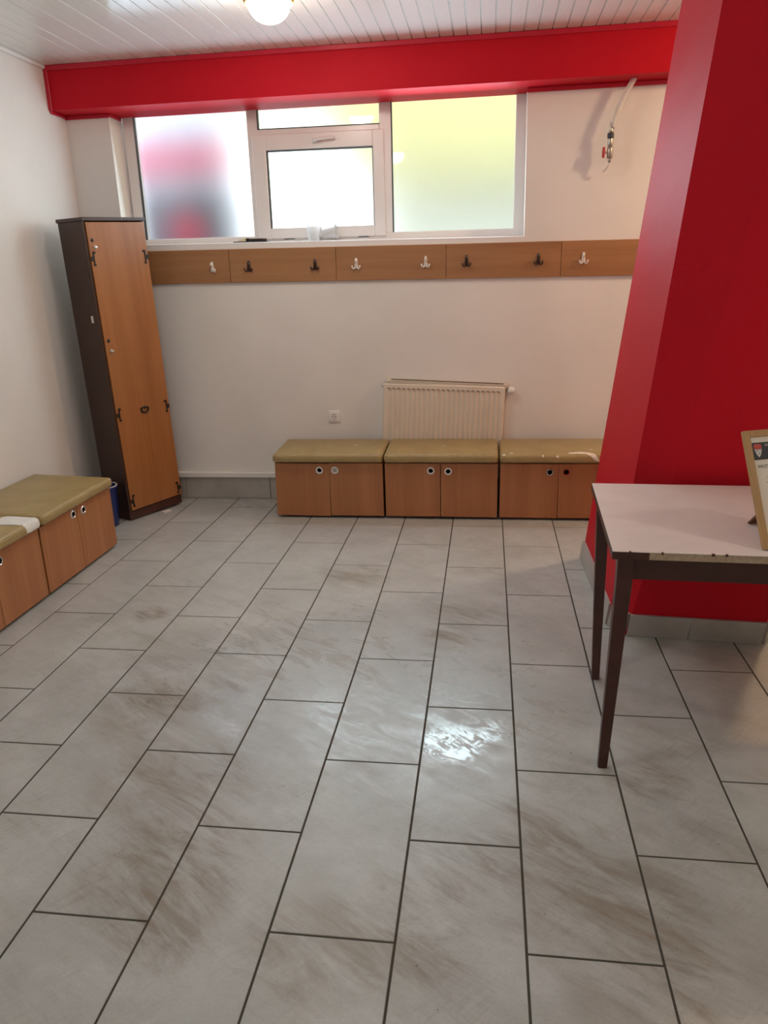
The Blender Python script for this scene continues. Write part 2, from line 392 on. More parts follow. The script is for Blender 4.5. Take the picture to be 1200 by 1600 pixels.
# ------------------------------------------------------------------ red raked pillar
RK = 0.25                                               # the pillar leans into the room and tapers upward
E1 = lambda z: (0.715+0.0705*z, 1.52-RK*z, z)
E2 = lambda z: (0.730+0.049*z, 0.716-RK*z, z)
E3 = lambda z: (0.792+0.124*z, 0.622-RK*z, z)
E4 = lambda z: (1.318+0.02*z, 0.580-RK*z, z)
E5 = lambda z: (1.372+0.02*z, 0.672-RK*z, z)
E6 = lambda z: (1.40+0.02*z, 1.52-RK*z, z)
bm = bmesh.new(); levels = [i*ZC/12 for i in range(12)]+[ZC]; rings = [[bm.verts.new(E(z)) for E in (E1, E2, E3, E4, E5, E6)] for z in levels]
for a, b in zip(rings, rings[1:]):
    for i in range(6): bm.faces.new((a[i], a[(i+1) % 6], b[(i+1) % 6], b[i]))
bm.faces.new(rings[0][::-1]); bm.faces.new(rings[-1])
pillar = struct(from_bm('pillar', bm, M['red']))
pb = bpy.data.objects.new('baseboard_pillar', None); COL.objects.link(pb); struct(pb)
def skirt_piece(p, q, z1=0.108, th=0.011, lean=(0, 0)):
    p, q = Vector(p), Vector(q); d = (q-p).normalized(); n = Vector((d.y, -d.x)); g = 0.0015*d
    a, b = p+g, q-g; bm = bmesh.new()
    la = Vector(lean)*z1
    bot = [(*(a-n*0.004), 0.001), (*(a+n*th), 0.001), (*(b+n*th), 0.001), (*(b-n*0.004), 0.001)]
    top = [(*(a-n*0.004+la), z1), (*(a+n*th+la), z1), (*(b+n*th+la), z1), (*(b-n*0.004+la), z1)]
    hexa(bm, bot, top); return from_bm('tile', bm, M['skirt'], pb)
mid = (0.716, 1.12)
skirt_piece((0.709, 1.51), (0.7205, 1.115), lean=(0.07, -RK)); skirt_piece((0.7205, 1.115), (0.730, 0.718), lean=(0.07, -RK))
skirt_piece((0.734, 0.712), (0.790, 0.624), lean=(0.09, -RK))
skirt_piece((0.792, 0.620), (1.035, 0.603), lean=(0.06, -RK)); skirt_piece((1.035, 0.603), (1.316, 0.580), lean=(0.03, -RK))
skirt_piece((1.321, 0.584), (1.372, 0.672), lean=(0.02, -RK)); skirt_piece((1.374, 0.676), (1.402, 1.52), lean=(0.02, -RK))

# ------------------------------------------------------------------ window_1
FY = 2.725                                              # room-side face of the frame
win = bpy.data.objects.new('window_1', None); COL.objects.link(win); struct(win)
win.location = ((WX0+WX1)/2, FY, 0); win.rotation_euler.y = 0.006
WC = win.location.x
def wb(name, boxes, m, parent=win, bev=0.004):
    return BB(name, [((a-WC, y0, c), (b-WC, y1, d)) for a, b, c, d, y0, y1 in boxes], m, parent, bev)
ZT = 2.50
wb('frame', [(WX0+0.001, -2.062, 1.67, ZT, 0, 0.06), (0.340, WX1-0.001, 1.67, ZT, 0, 0.06), (-2.062, 0.340, 1.67, 1.728, 0, 0.06)], M['upvc'])
wb('mullion', [(-1.322, -1.252, 1.728, ZT, 0, 0.06)], M['upvc'])
wb('mullion', [(-0.486, -0.411, 1.728, ZT, 0, 0.06)], M['upvc'])
wb('transom', [(-1.252, -0.486, 2.306, 2.354, 0, 0.06)], M['upvc'])
sash = wb('sash', [(-1.292, -1.206, 1.706, 2.322, -0.014, 0.03), (-0.528, -0.458, 1.706, 2.322, -0.014, 0.03), (-1.206, -0.528, 2.230, 2.322, -0.014, 0.03), (-1.206, -0.528, 1.706, 1.772, -0.014, 0.03)], M['upvc'])
wb('gasket', [(-1.207, -1.200, 1.772, 2.230, -0.006, 0.028), (-1.207, -0.528, 2.223, 2.231, -0.006, 0.028), (-0.533, -0.527, 1.772, 2.230, -0.006, 0.028)], M['gasket'], sash, 0)
bm = bmesh.new(); box(bm, (-0.905-WC, -0.024, 2.258), (-0.870-WC, -0.013, 2.286), 0.003)
tube(bm, [(-0.888-WC, -0.02, 2.272), (-0.888-WC, -0.045, 2.272), (-0.855-WC, -0.05, 2.279), (-0.80-WC, -0.048, 2.284), (-0.758-WC, -0.046, 2.283)], [0.008, 0.009, 0.009, 0.008, 0.006], 8)
hd = from_bm('handle', bm, M['white'], sash, True); hd['label'] = 'white lever handle'
for x in (-1.085, -0.60):
    hc = wb('hinge_cover', [(x-0.035, x+0.035, 1.683, 1.703, -0.012, 0.01)], M['white'], sash, 0.004)
    wb('hinge_line', [(x-0.034, x+0.034, 1.7035, 1.707, -0.0145, -0.008)], M['gasket'], hc, 0)
wb('gasket', [(-2.064, -2.0605, 1.728, ZT, -0.001, 0.03)], M['gasket'], win, 0)
wb('gasket', [(-0.413, -0.408, 1.728, ZT, -0.001, 0.03)], M['gasket'], win, 0)
wb('gasket', [(-1.254, -1.248, 2.352, ZT, -0.001, 0.03), (-1.252, -0.486, 2.352, 2.357, -0.001, 0.03)], M['gasket'], win, 0)
def pane(x0, x1, z0, z1, y):
    bm = bmesh.new(); v = [bm.verts.new(p) for p in ((x0-WC, y, z0), (x1-WC, y, z0), (x1-WC, y, z1), (x0-WC, y, z1))]; bm.faces.new(v)
    me = bpy.data.meshes.new('pane'); bm.to_mesh(me); bm.free(); return link('pane', me, M['frost'], win)
pane(-2.063, -1.321, 1.727, ZT, 0.025); pane(-0.412, 0.341, 1.727, ZT, 0.025); pane(-1.253, -0.485, 2.353, ZT, 0.025); pane(-1.207, -0.527, 1.771, 2.231, 0.020)
sill = BB('window_sill', [((WX0+0.002-WC, -0.1535, 1.638), (WX1-0.002-WC, 0.03, 1.682))], M['upvc'], win, 0.003)
sill.rotation_euler.y = 0.0065; sill.location.z = 0.002
def sill_z(x): return 1.684-0.0125*(x-WC)

# outside the window
struct(B('ground_exterior', (-7, 2.85, 0.87), (6, 9, 0.97), M['paving']))
ext = struct(B('wall_exterior', (-0.95, 5.2, 1.0), (5.0, 5.4, 5.5), plain('pale_exterior_wall', (0.78, 0.80, 0.74, 1), 0.9, 0, 0.03, 2)))
ext2 = struct(BB('facade_exterior', [((-1.15, 4.6, 2.20), (5.0, 4.75, 5.5)), ((-2.0, 4.6, 2.60), (-1.15, 4.75, 5.5))], M['yellowwall']))
ot = thing('street_object', 'blurred red and black shape outside, seen through the frosted left pane', 'street object', (-2.098, 3.50, 0.97))
ot.scale = (1.054, 1.054, 1.054)
def rb(name, a, b, m, r=0.05): return B(name, a, b, m, ot, r, 3)
rb('lower_body', (-0.32, 0.02, 0.0), (0.46, 0.36, 1.06), M['outblack'])
rb('middle_body', (-0.33, 0.03, 1.06), (0.42, 0.36, 1.15), M['outwhite'], 0.03)
rb('red_band', (-0.36, 0.0, 1.15), (0.45, 0.38, 1.37), M['outpink'])
rb('upper_body', (-0.34, 0.05, 1.37), (0.40, 0.36, 1.75), M['outwhite'])
L('red_disc', [(0.0, -0.05), (0.115, -0.045), (0.13, -0.02), (0.13, 0.03)], M['outred'], ot, 20, (0.09, 0, 0.79), 'y')

# ------------------------------------------------------------------ ceiling lamps
def lamp(loc, label, k):
    t = thing('ceiling_light', label, 'ceiling light', loc, group='globe lamps on the ceiling')
    L('base_ring', [(0.060, 0.0), (0.112, 0.0), (0.114, -0.044), (0.108, -0.060), (0.085, -0.060)], M['yellow'], t, 32)
    R = 0.094
    L('globe', [(R, -0.058)]+[(R*math.cos(a), -0.060-0.078*math.sin(a)) for a in [math.radians(8*k) for k in range(1, 12)]]+[(0.0, -0.138)], mat_lamp(k), t, 32)
    return t
lamp((-0.785, 1.445, ZC-0.002), 'lit globe lamp with yellow ring on the ceiling before the window', 'window')
lamp((-0.78, -0.75, ZC-0.002), 'lit globe lamp with yellow ring on the ceiling behind the camera, left side', 'camera')
lamp((2.25, 1.75, ZC-0.002), 'lit globe lamp with yellow ring on the ceiling behind the red pillar', 'pillar')
lamp((2.55, -1.02, ZC-0.002), 'lit globe lamp with yellow ring on the ceiling right of the table', 'table')

# ------------------------------------------------------------------ coat rack
def rack_z(x, dz=0.0): return 1.6475-0.0100*(x+1.0)+dz
def board(x0, x1, label):
    o = B('coat_rack_board', (0, -0.018, -0.204), (x1-x0-0.0025, 0, 0), M['beechx'], None, 0.0015, 1, (x0, YB, rack_z(x0)))
    o.rotation_euler.y = 0.0100; return tag(o, label, 'coat rack', 'wooden coat rack boards under the window')
board(-2.13, -1.437, 'wooden coat rack board with one white hook, beside the wardrobe')
board(-1.437, -0.745, 'wooden coat rack board carrying two brown hooks, left of the window middle')
board(-0.745, -0.056, 'wooden coat rack board carrying two white hooks')
board(-0.056, 0.637, 'wooden coat rack board carrying two brown hooks, right of the window middle')
board(0.637, 1.33, 'wooden coat rack board with one white hook, beside the red pillar')
def hook_meshes():
    bm = bmesh.new()
    prof = [(-0.0075, 0.040), (-0.0105, 0.028), (-0.0120, 0.004), (-0.0165, -0.024), (-0.015, -0.032), (0.015, -0.032), (0.0165, -0.024), (0.0120, 0.004), (0.0105, 0.028), (0.0075, 0.040), (0.0, 0.044)]
    v0 = [bm.verts.new((x, 0, z)) for x, z in prof]; v1 = [bm.verts.new((x*0.8, -0.009, z*0.94)) for x, z in prof]
    bm.faces.new(v0); bm.faces.new(v1[::-1]); n = len(prof)
    for i in range(n): bm.faces.new((v0[i], v0[(i+1) % n], v1[(i+1) % n], v1[i]))
    tube(bm, [(0, -0.004, 0.012), (0, -0.018, 0.008), (0, -0.030, 0.016), (0, -0.034, 0.030)], [0.006, 0.006, 0.006, 0.007], 8)
    bmesh.ops.recalc_face_normals(bm, faces=bm.faces[:]); a = bpy.data.meshes.new('plate'); bm.to_mesh(a); bm.free()
    ps = []
    for s in (-1, 1):
        bm = bmesh.new()
        tube(bm, [(s*0.008, -0.005, -0.020), (s*0.014, -0.014, -0.030), (s*0.022, -0.022, -0.031), (s*0.028, -0.026, -0.022), (s*0.029, -0.028, -0.010)], [0.006, 0.006, 0.0055, 0.0055, 0.0065], 8)
        bmesh.ops.recalc_face_normals(bm, faces=bm.faces[:]); p = bpy.data.meshes.new('prong'); bm.to_mesh(p); bm.free(); ps.append(p)
    for m in [a]+ps:
        for f in m.polygons: f.use_smooth = True
    return a, ps
HM = {}
for c in ('whitehook', 'brownhook'):
    a, ps = hook_meshes(); [m.materials.append(M[c]) for m in [a]+ps]; HM[c] = (a, ps)
def hook(x, z, c, label):
    t = thing('coat_hook', label, 'coat hook', (x, YB-0.018, z), (0, 0.01, 0), 'coat hooks on the rack boards')
    t.scale = (0.84, 0.84, 0.88); a, ps = HM[c]; link('plate', a, None, t)
    for p in (ps[1:] if x < -1.5 else ps): link('prong', p, None, t)   # the first hook has lost its left prong
hk = [(-1.553, 'whitehook', 'white plastic coat hook nearest the wardrobe, its left prong missing'), (-1.311, 'brownhook', 'dark brown coat hook nearest the wardrobe'),
      (-0.881, 'brownhook', 'dark brown coat hook left of the board joint under the white cups'), (-0.618, 'whitehook', 'white coat hook under the right end of the window sash'),
      (-0.184, 'whitehook', 'white coat hook above the radiator'), (0.067, 'brownhook', 'dark brown coat hook above the radiator'),
      (0.500, 'brownhook', 'dark brown coat hook nearest the red pillar'), (0.766, 'whitehook', 'white coat hook nearest the red pillar')]
for x, c, l in hk: hook(x, 1.540-0.007*(x+1.0), c, l)

# ------------------------------------------------------------------ storage benches
def holed_door(w, h, hx, hz, r, th=0.016):
    bm = bmesh.new(); n = 28; angs = [2*math.pi*k/n for k in range(n)]
    for cx, cz in ((0, 0), (w, 0), (w, h), (0, h)): angs.append(math.atan2(cz-hz, cx-hx) % (2*math.pi))
    angs = sorted(set(round(a, 6) for a in angs))
    def outer(a):
        c, s = math.cos(a), math.sin(a); t = 1e9
        if c > 1e-9: t = min(t, (w-hx)/c)
        if c < -1e-9: t = min(t, -hx/c)
        if s > 1e-9: t = min(t, (h-hz)/s)
        if s < -1e-9: t = min(t, -hz/s)
        return hx+c*t, hz+s*t
    rows = []
    for y in (0, th):
        rows.append([bm.verts.new((hx+r*math.cos(a), y, hz+r*math.sin(a))) for a in angs])
        rows.append([bm.verts.new((outer(a)[0], y, outer(a)[1])) for a in angs])
    m = len(angs)
    for i in range(m):
        j = (i+1) % m
        bm.faces.new((rows[0][i], rows[0][j], rows[1][j], rows[1][i])); bm.faces.new((rows[2][i], rows[3][i], rows[3][j], rows[2][j]))
        bm.faces.new((rows[0][i], rows[2][i], rows[2][j], rows[0][j])); bm.faces.new((rows[1][i], rows[1][j], rows[3][j], rows[3][i]))
    return bm
CR = 0.017; DROP = 0.022
def cushion_bm(w, y0, y1, z0, z1):
    """upholstered pad with soft edges; x 0..w, front at y0"""
    bm = bmesh.new(); r = CR
    def prof(i):
        a0, a1, b0, b1 = y0+i, y1-i, z0+i*0.6, z1-i; rr = max(r-i*0.4, 0.006); pts = []
        for (cy, cz, s) in ((a0+rr, b0+rr*0.5, 180), (a1-rr*0.6, b0+rr*0.5, 270), (a1-rr, b1-rr, 0), (a0+rr, b1-rr, 90)):
            q = {180: (180, 270), 270: (270, 360), 0: (0, 90), 90: (90, 180)}[s]
            fz = rr*0.5 if s in (180, 270) else rr; fy = rr*0.6 if s == 270 else rr
            for k in range(4):
                a = math.radians(q[0]+(q[1]-q[0])*k/3); pts.append((cy+fy*math.cos(a), cz+fz*math.sin(a)))
        return pts
    xs = [(0.0, 0.020), (0.003, 0.010), (0.009, 0.004), (0.02, 0.0)]+[(0.02+(w-0.04)*k/14, 0.0) for k in range(1, 14)]+[(w-0.02, 0), (w-0.009, 0.004), (w-0.003, 0.010), (w, 0.020)]
    rings = []
    for x, i in xs:
        wob = 0.0015*math.sin(x*23)+0.001*math.sin(x*51+1)
        ring = []
        for (y, z) in prof(i):
            u = (x/w-0.5)*2; v = ((y-y0)/(y1-y0)-0.5)*2
            dome = (0.004*(1-u*u)*(1-v*v)-DROP*math.exp(-(y-y0)/0.075)) if z > z0+0.017 else 0
            ring.append(bm.verts.new((x, y-(wob if y < y0+0.03 else 0), z+dome)))
        rings.append(ring)
    n = len(rings[0])
    for a, b in zip(rings, rings[1:]):
        for k in range(n): bm.faces.new((a[k], a[(k+1) % n], b[(k+1) % n], b[k]))
    bm.faces.new(rings[0]); bm.faces.new(rings[-1])
    return bm
SZ = 0.438
def bench(label, loc, rotz, w, split, holes, tears=(), tilt=(0, 0), group='storage benches along the walls', depth=0.362):
    t = thing('storage_bench', label, 'bench', loc, (0, 0, rotz), group)
    h0, h1 = 0.028, 0.366
    B('plinth', (0.03, 0.085, 0.0), (w-0.03, depth-0.03, 0.03), M['wardrobe'], t)
    bm = bmesh.new()
    for a, b in (((0.006, 0.028, 0.018), (0.022, depth-0.01, h1)), ((w-0.022, 0.028, 0.018), (w-0.006, depth-0.01, h1)),
                 ((0.020, 0.030, 0.028), (w-0.020, depth-0.01, 0.044)), ((0.020, depth-0.022, 0.044), (w-0.020, depth-0.01, h1)), ((0.020, 0.030, h1-0.016), (w-0.020, depth-0.022, h1)),
                 ((split-0.008, 0.06, 0.044), (split+0.008, depth-0.022, h1-0.016))): box(bm, a, b)
    from_bm('carcass', bm, M['beech'], t)
    r = 0.0175
    for k, (x0, x1) in enumerate(((0.006, split-0.0022), (split+0.0022, w-0.006))):
        hx, hz, kind = holes[k]
        d = from_bm('door', holed_door(x1-x0, h1-0.018-0.007, hx-x0, hz-0.018, r), M['beech'], t, False, (x0, 0.004, 0.018))
        d.rotation_euler.y = tilt[k]
        if kind in ('white', 'chrome', 'grey', 'plugged', 'red'):
            rm = {'white': M['white'], 'plugged': M['white'], 'chrome': M['chrome'], 'grey': M['nickel'], 'red': M['redknob']}[kind]
            ro, ri = (0.0235, 0.0145) if kind != 'red' else (0.019, 0.0155)
            L('hole_ring', [(ri, 0.012), (ri, -0.003), (ri+0.003, -0.0055), (ro-0.003, -0.0045), (ro, 0.0), (ro-0.001, 0.0005), (r-0.001, 0.0005), (r-0.001, 0.012)], rm, d, 28, (hx-x0, 0, hz-0.018), 'y', True)
        if kind == 'plugged': L('hole_plug', [(0.0, 0.002), (0.0142, 0.002), (0.0142, 0.012), (0.0, 0.012)], M['nickel'], d, 20, (hx-x0, 0, hz-0.018), 'y')
    bm = cushion_bm(w-0.004, -0.022, depth, h1+0.002, SZ)
    bmesh.ops.recalc_face_normals(bm, faces=bm.faces[:]); tree = BVHTree.FromBMesh(bm)
    cu = from_bm('cushion', bm, M['vinyl'], t, True, (0.002, 0, 0))
    for pts, mk in tears:
        # outline given as (x, t): t>0 back over the seat, t<0 down the front face
        bm = bmesh.new()
        def onto(x, tt, lift):
            if tt >= 0.0: o, dr = Vector((x, -0.022+CR+tt, 1)), Vector((0, 0, -1))
            else:
                a = min(-tt/(CR*1.5), 1)*math.pi/2
                if -tt > CR*1.5: o, dr = Vector((x, -1, SZ-DROP-CR-(-tt-CR*1.5))), Vector((0, 1, 0))
                else:
                    c = Vector((x, -0.022+CR, SZ-DROP-CR)); v = Vector((0, -math.sin(a), math.cos(a))); o, dr = c+v*0.2, -v
            hit = tree.ray_cast(o, dr)
            return hit[0]+hit[1]*lift if hit[0] else None
        vs = [bm.verts.new((p[0], p[1], 0)) for p in pts]; f = bm.faces.new(vs)
        bmesh.ops.triangulate(bm, faces=[f])
        for _ in range(3): bmesh.ops.subdivide_edges(bm, edges=[e for e in bm.edges if e.calc_length() > 0.008], cuts=1, use_grid_fill=True)
        bad = False
        for v in bm.verts:
            q = onto(v.co.x, v.co.y, 0.0004 if v.is_boundary else 0.0016)
            if q is None: bad = True; break
            v.co = q
        if bad: bm.free(); continue
        o = from_bm('tear', bm, M[mk], cu, True); o['label'] = 'torn spot showing the pale backing'
    return t
def blob(x, t, rx, rt, n=9):
    return [(x+rx*math.cos(2*math.pi*k/n)*random.uniform(0.7, 1.1), t+rt*math.sin(2*math.pi*k/n)*random.uniform(0.7, 1.1)) for k in range(n)]
FYB = 2.136
bench('olive topped storage bench with two doors, standing left of the radiator', (-1.130, FYB, 0), 0, 0.700, 0.356, [(0.291, 0.3165, 'white'), (0.393, 0.3135, 'plugged')],
      [(blob(0.30, 0.20, 0.005, 0.006), 'dark'), (blob(0.50, 0.20, 0.018, 0.006), 'pad')], (0.012, 0.0))
bench('olive topped storage bench with two doors, standing in front of the radiator', (-0.427, FYB, 0), 0, 0.702, 0.349, [(0.290, 0.3125, 'white'), (0.396, 0.309, 'white')],
      [(blob(0.36, 0.18, 0.018, 0.006), 'pad')], (0.0, 0.003))
flap = [(0.405, 0.030), (0.440, 0.040), (0.480, 0.048), (0.515, 0.040), (0.545, 0.018), (0.568, -0.015), (0.585, -0.045), (0.560, -0.040), (0.530, -0.012), (0.500, 0.006), (0.460, 0.010), (0.425, 0.008), (0.405, 0.012)]
bench('olive topped storage bench with a long pale tear, standing against the red pillar', (0.279, FYB, 0), 0, 0.702, 0.354, [(0.301, 0.3075, 'grey'), (0.400, 0.3075, 'red')],
      [(flap, 'pad'), (blob(0.07, 0.02, 0.017, 0.008), 'pad'), (blob(0.025, -0.005, 0.010, 0.010), 'pad'), (blob(0.255, -0.012, 0.008, 0.007), 'pad'), (blob(0.340, -0.016, 0.010, 0.008), 'pad'), (blob(0.545, 0.10, 0.014, 0.006), 'pad'), (blob(0.62, 0.06, 0.006, 0.005), 'dark'), (blob(0.665, 0.0, 0.01, 0.012), 'pad')], (0.004, -0.004))
corner = [(0.728, 0.13), (0.70, 0.155), (0.655, 0.16), (0.60, 0.175), (0.575, 0.155), (0.60, 0.135), (0.625, 0.09), (0.62, 0.04), (0.60, -0.005), (0.605, -0.045), (0.65, -0.050), (0.70, -0.05), (0.722, -0.04), (0.726, 0.03)]
bench('olive topped storage bench by the left wall, nearer the wardrobe', (-1.934, 0.840, 0), math.pi/2, 0.732, 0.357, [(0.314, 0.329, 'chrome'), (0.418, 0.322, 'chrome')],
      [(blob(0.72, -0.012, 0.008, 0.012), 'padwhite')], depth=0.455)
bench('olive topped storage bench by the left wall with a torn white corner', (-1.934, 0.100, 0), math.pi/2, 0.736, 0.370, [(0.315, 0.318, 'chrome'), (0.416, 0.316, 'chrome')],
      [(corner, 'padwhite')], depth=0.455)

# ------------------------------------------------------------------ wardrobe
a = math.atan2(0.390, 0.205)
wd = thing('wardrobe', 'tall narrow dark brown wardrobe with a worn tan door, leaning slightly in the corner', 'wardrobe', (-2.0686, 2.0257, 0), (0, 0, 0))
wd.matrix_world = Matrix.Translation((-2.068, 2.026, 0.002)) @ Matrix.Rotation(a, 4, 'Z') @ Matrix.Rotation(math.radians(-1.7), 4, 'Y')
WW, WD, WH = 0.424, 0.24, 1.812
bm = bmesh.new()
for p, q in (((0, 0.002, 0.055), (0.014, WD, WH)), ((WW-0.014, 0.002, 0.055), (WW, WD, WH)), ((0.014, WD-0.01, 0.06), (WW-0.014, WD, WH)), ((0.014, 0.004, 0.058), (WW-0.014, WD-0.01, 0.075)), ((0.014, 0.02, 0.9), (WW-0.014, WD-0.01, 0.916))): box(bm, p, q)
from_bm('carcass', bm, M['wardrobe'], wd)
B('plinth', (-0.002, 0.004, 0.0), (WW+0.002, WD, 0.056), M['brown'], wd, 0.002)
B('top_board', (-0.010, -0.010, WH), (WW+0.008, WD+0.004, WH+0.021), M['wardrobe'], wd, 0.003)
door = B('door', (0.0145, -0.008, 0.064), (WW-0.004, 0.004, WH-0.006), M['oldwood'], wd, 0.0015)
def lockhole(x, z):
    L('lock_hole', [(0.0, -0.0095), (0.0085, -0.0095), (0.011, -0.008), (0.011, 0.0)], M['iron'], door, 16, (x, 0, z), 'y')
def knob(x, z):
    o = L('knob', [(0.0, -0.022), (0.007, -0.021), (0.0105, -0.016), (0.009, -0.012), (0.006, -0.010), (0.012, -0.009), (0.012, -0.007)], M['chrome'], door, 18, (x, 0, z), 'y'); o['label'] = 'small chrome knob'
lockhole(0.040, 1.708); knob(0.052, 1.668); lockhole(0.040, 1.137); knob(0.053, 1.075)
def hinge(x, z, s):
    BB('hinge', [((x-0.008, -0.012, z-0.013), (x+0.012, -0.0075, z+0.013)), ((x+s*0.006, -0.012, z-0.040), (x+s*0.015, -0.0075, z+0.040)), ((x+s*0.006, -0.011, z+0.028), (x+s*0.026, -0.0075, z+0.042)),
                 ((x+s*0.006, -0.011, z-0.038), (x+s*0.022, -0.0075, z-0.028)), ((x-s*0.010, -0.011, z-0.006), (x+s*0.012, -0.0075, z+0.006))], M['iron'], door, 0.001)
for z in (1.605, 0.685, 0.125): hinge(0.022, z, 1)
for z in (1.605, 0.675, 0.115): hinge(WW-0.016, z, -1)
bm = bmesh.new(); lathe(bm, [(0.0, -0.013), (0.008, -0.012), (0.010, -0.007)], 12, (0.224, 0, 0.700), 'y')
tube(bm, [(0.224+0.027*math.cos(t), -0.012, 0.690+0.023*math.sin(t)) for t in [math.radians(150+240*k/12) for k in range(13)]], 0.0056, 8)
tube(bm, [(0.204, -0.012, 0.700), (0.244, -0.012, 0.700)], 0.005, 8)
from_bm('ring_pull', bm, M['iron'], door, True)
st = B('sticker', (-0.0016, 0.045, 1.245), (0.0, 0.066, 1.285), M['sticker'], wd); st['label'] = 'small torn white sticker'
tag(B('paper_wedge', (0, 0, 0), (0.06, 0.03, 0.008), M['sticker'], None, 0.001, 1, (-1.915, 2.195, 0.0)), 'small folded white wedge lying under the wardrobe plinth', 'wedge').rotation_euler.z = a

# blue bucket between the bench and the wardrobe
bk = thing('bucket', 'blue plastic bucket with a pale rim between bench and wardrobe', 'bucket', (-2.195, 1.945, 0))
L('body', [(0.0, 0.0), (0.082, 0.0), (0.086, 0.006), (0.100, 0.285), (0.104, 0.290), (0.104, 0.305), (0.098, 0.305), (0.083, 0.012), (0.0, 0.012)], M['blue'], bk, 32).scale = (0.9, 0.9, 0.84)
L('rim', [(0.102, 0.303), (0.106, 0.305), (0.106, 0.309), (0.099, 0.310), (0.097, 0.306)], M['inkwhite'], bk, 32, close=True).scale = (0.9, 0.9, 0.84)

# ------------------------------------------------------------------ radiator, socket, pipe valve
rd = thing('radiator', 'cream panel radiator hanging slightly askew on the back wall behind the benches', 'radiator', (-0.465, YB-0.002, 0.800), (0, 0.044, 0))
RW, RH = 0.782, 0.60
bm = bmesh.new(); rows = []
nfl = 23; pitch = (RW-0.05)/nfl
xs = [0, 0.006]+[0.025+pitch*(k+f) for k in range(nfl) for f in (0.0, 0.22, 0.5, 0.78)]+[RW-0.025, RW-0.006, RW]
zsl = [0.0, -0.006, -0.030, -0.042, -RH+0.042, -RH+0.03, -RH+0.006, -RH]
for z in zsl:
    row = []
    for i, x in enumerate(xs):
        y = -0.058
        if x <= 0.0001 or x >= RW-0.0001: y = -0.050
        if z in (0.0, -RH): y = -0.050
        if -RH+0.035 < z < -0.035 and 0.02 < x < RW-0.02:
            ph = ((x-0.025)/pitch) % 1.0
            if 0.3 < ph < 0.95: y += 0.006
        row.append(bm.verts.new((x, y, z)))
    rows.append(row)
for ra, rb_ in zip(rows, rows[1:]):
    for i in range(len(xs)-1): bm.faces.new((ra[i], ra[i+1], rb_[i+1], rb_[i]))
from_bm('front_panel', bm, M['cream'], rd)
BB('back_body', [((0.002, -0.0505, -RH), (RW-0.002, -0.046, 0.0)), ((0.0, -0.05, -RH), (0.004, -0.004, 0.002)), ((RW-0.004, -0.05, -RH), (RW, -0.004, 0.002)), ((0.01, -0.012, -RH), (RW-0.01, 0.0, -0.005))], M['cream'], rd)
BB('embossed_slots', [((0.025+pitch*k+0.004, -0.0600, -0.034), (0.025+pitch*k+pitch*0.62, -0.0575, -0.027)) for k in range(nfl)], plain('slot_shade', (0.30, 0.22, 0.15, 1), 0.6), rd)['kind'] = 'stuff'
gr = BB('top_grille', [((0.0, -0.050, 0.0), (RW, -0.044, 0.012)), ((0.0, -0.012, 0.0), (RW, -0.002, 0.024)), ((0.0, -0.05, 0.008), (RW, -0.004, 0.012))], M['cream'], rd, 0.001)
gr.location = (0.018, 0, 0.004); gr.rotation_euler.y = 0.010
BB('grille_slot', [((0.03+0.0125*k, -0.0135, 0.0135), (0.03+0.0125*k+0.0075, -0.0115, 0.0215)) for k in range(58)], M['iron'], gr)['kind'] = 'stuff'
v = T('thermostat_valve', [(RW-0.004, -0.028, -0.024), (RW+0.014, -0.028, -0.024)], 0.009, M['nickel'], rd, 12)
L('valve_head', [(0.0, 0.054), (0.015, 0.053), (0.0225, 0.045), (0.0235, 0.016), (0.015, 0.009), (0.0, 0.009)], M['white'], v, 18, (RW+0.006, -0.028, -0.024), 'x')
L('bleed_plug', [(0.0, -0.012), (0.008, -0.011), (0.009, 0.0)], M['nickel'], rd, 12, (0.0, -0.028, -0.022), 'x')

so = thing('wall_socket', 'white square power socket on the back wall left of the radiator', 'socket', (-0.809, YB, 0.575), (0, 0, 0))
B('frame_plate', (-0.040, -0.009, -0.040), (0.040, 0.0, 0.040), M['white'], so, 0.004, 2)
ins = B('insert', (-0.027, -0.0115, -0.027), (0.027, -0.008, 0.027), M['white'], so, 0.002)
L('socket_well', [(0.0185, -0.0125), (0.0200, -0.0125), (0.0200, -0.010), (0.0185, -0.010)], M['white'], ins, 24, (0, 0, 0), 'y', True)
L('well_floor', [(0.0, -0.0118), (0.0186, -0.0118), (0.0186, -0.0105), (0.0, -0.0105)], M['inkwhite'], ins, 24, (0, 0, 0), 'y')
for x in (-0.0095, 0.0095): L('pin_hole', [(0.0, -0.0124), (0.003, -0.0124), (0.003, -0.0115)], M['dark'], ins, 10, (x, 0, 0), 'y')
for z in (0.012, -0.019): B('earth_clip', (-0.002, -0.0128, z), (0.002, -0.0115, z+0.007), M['iron'], ins)

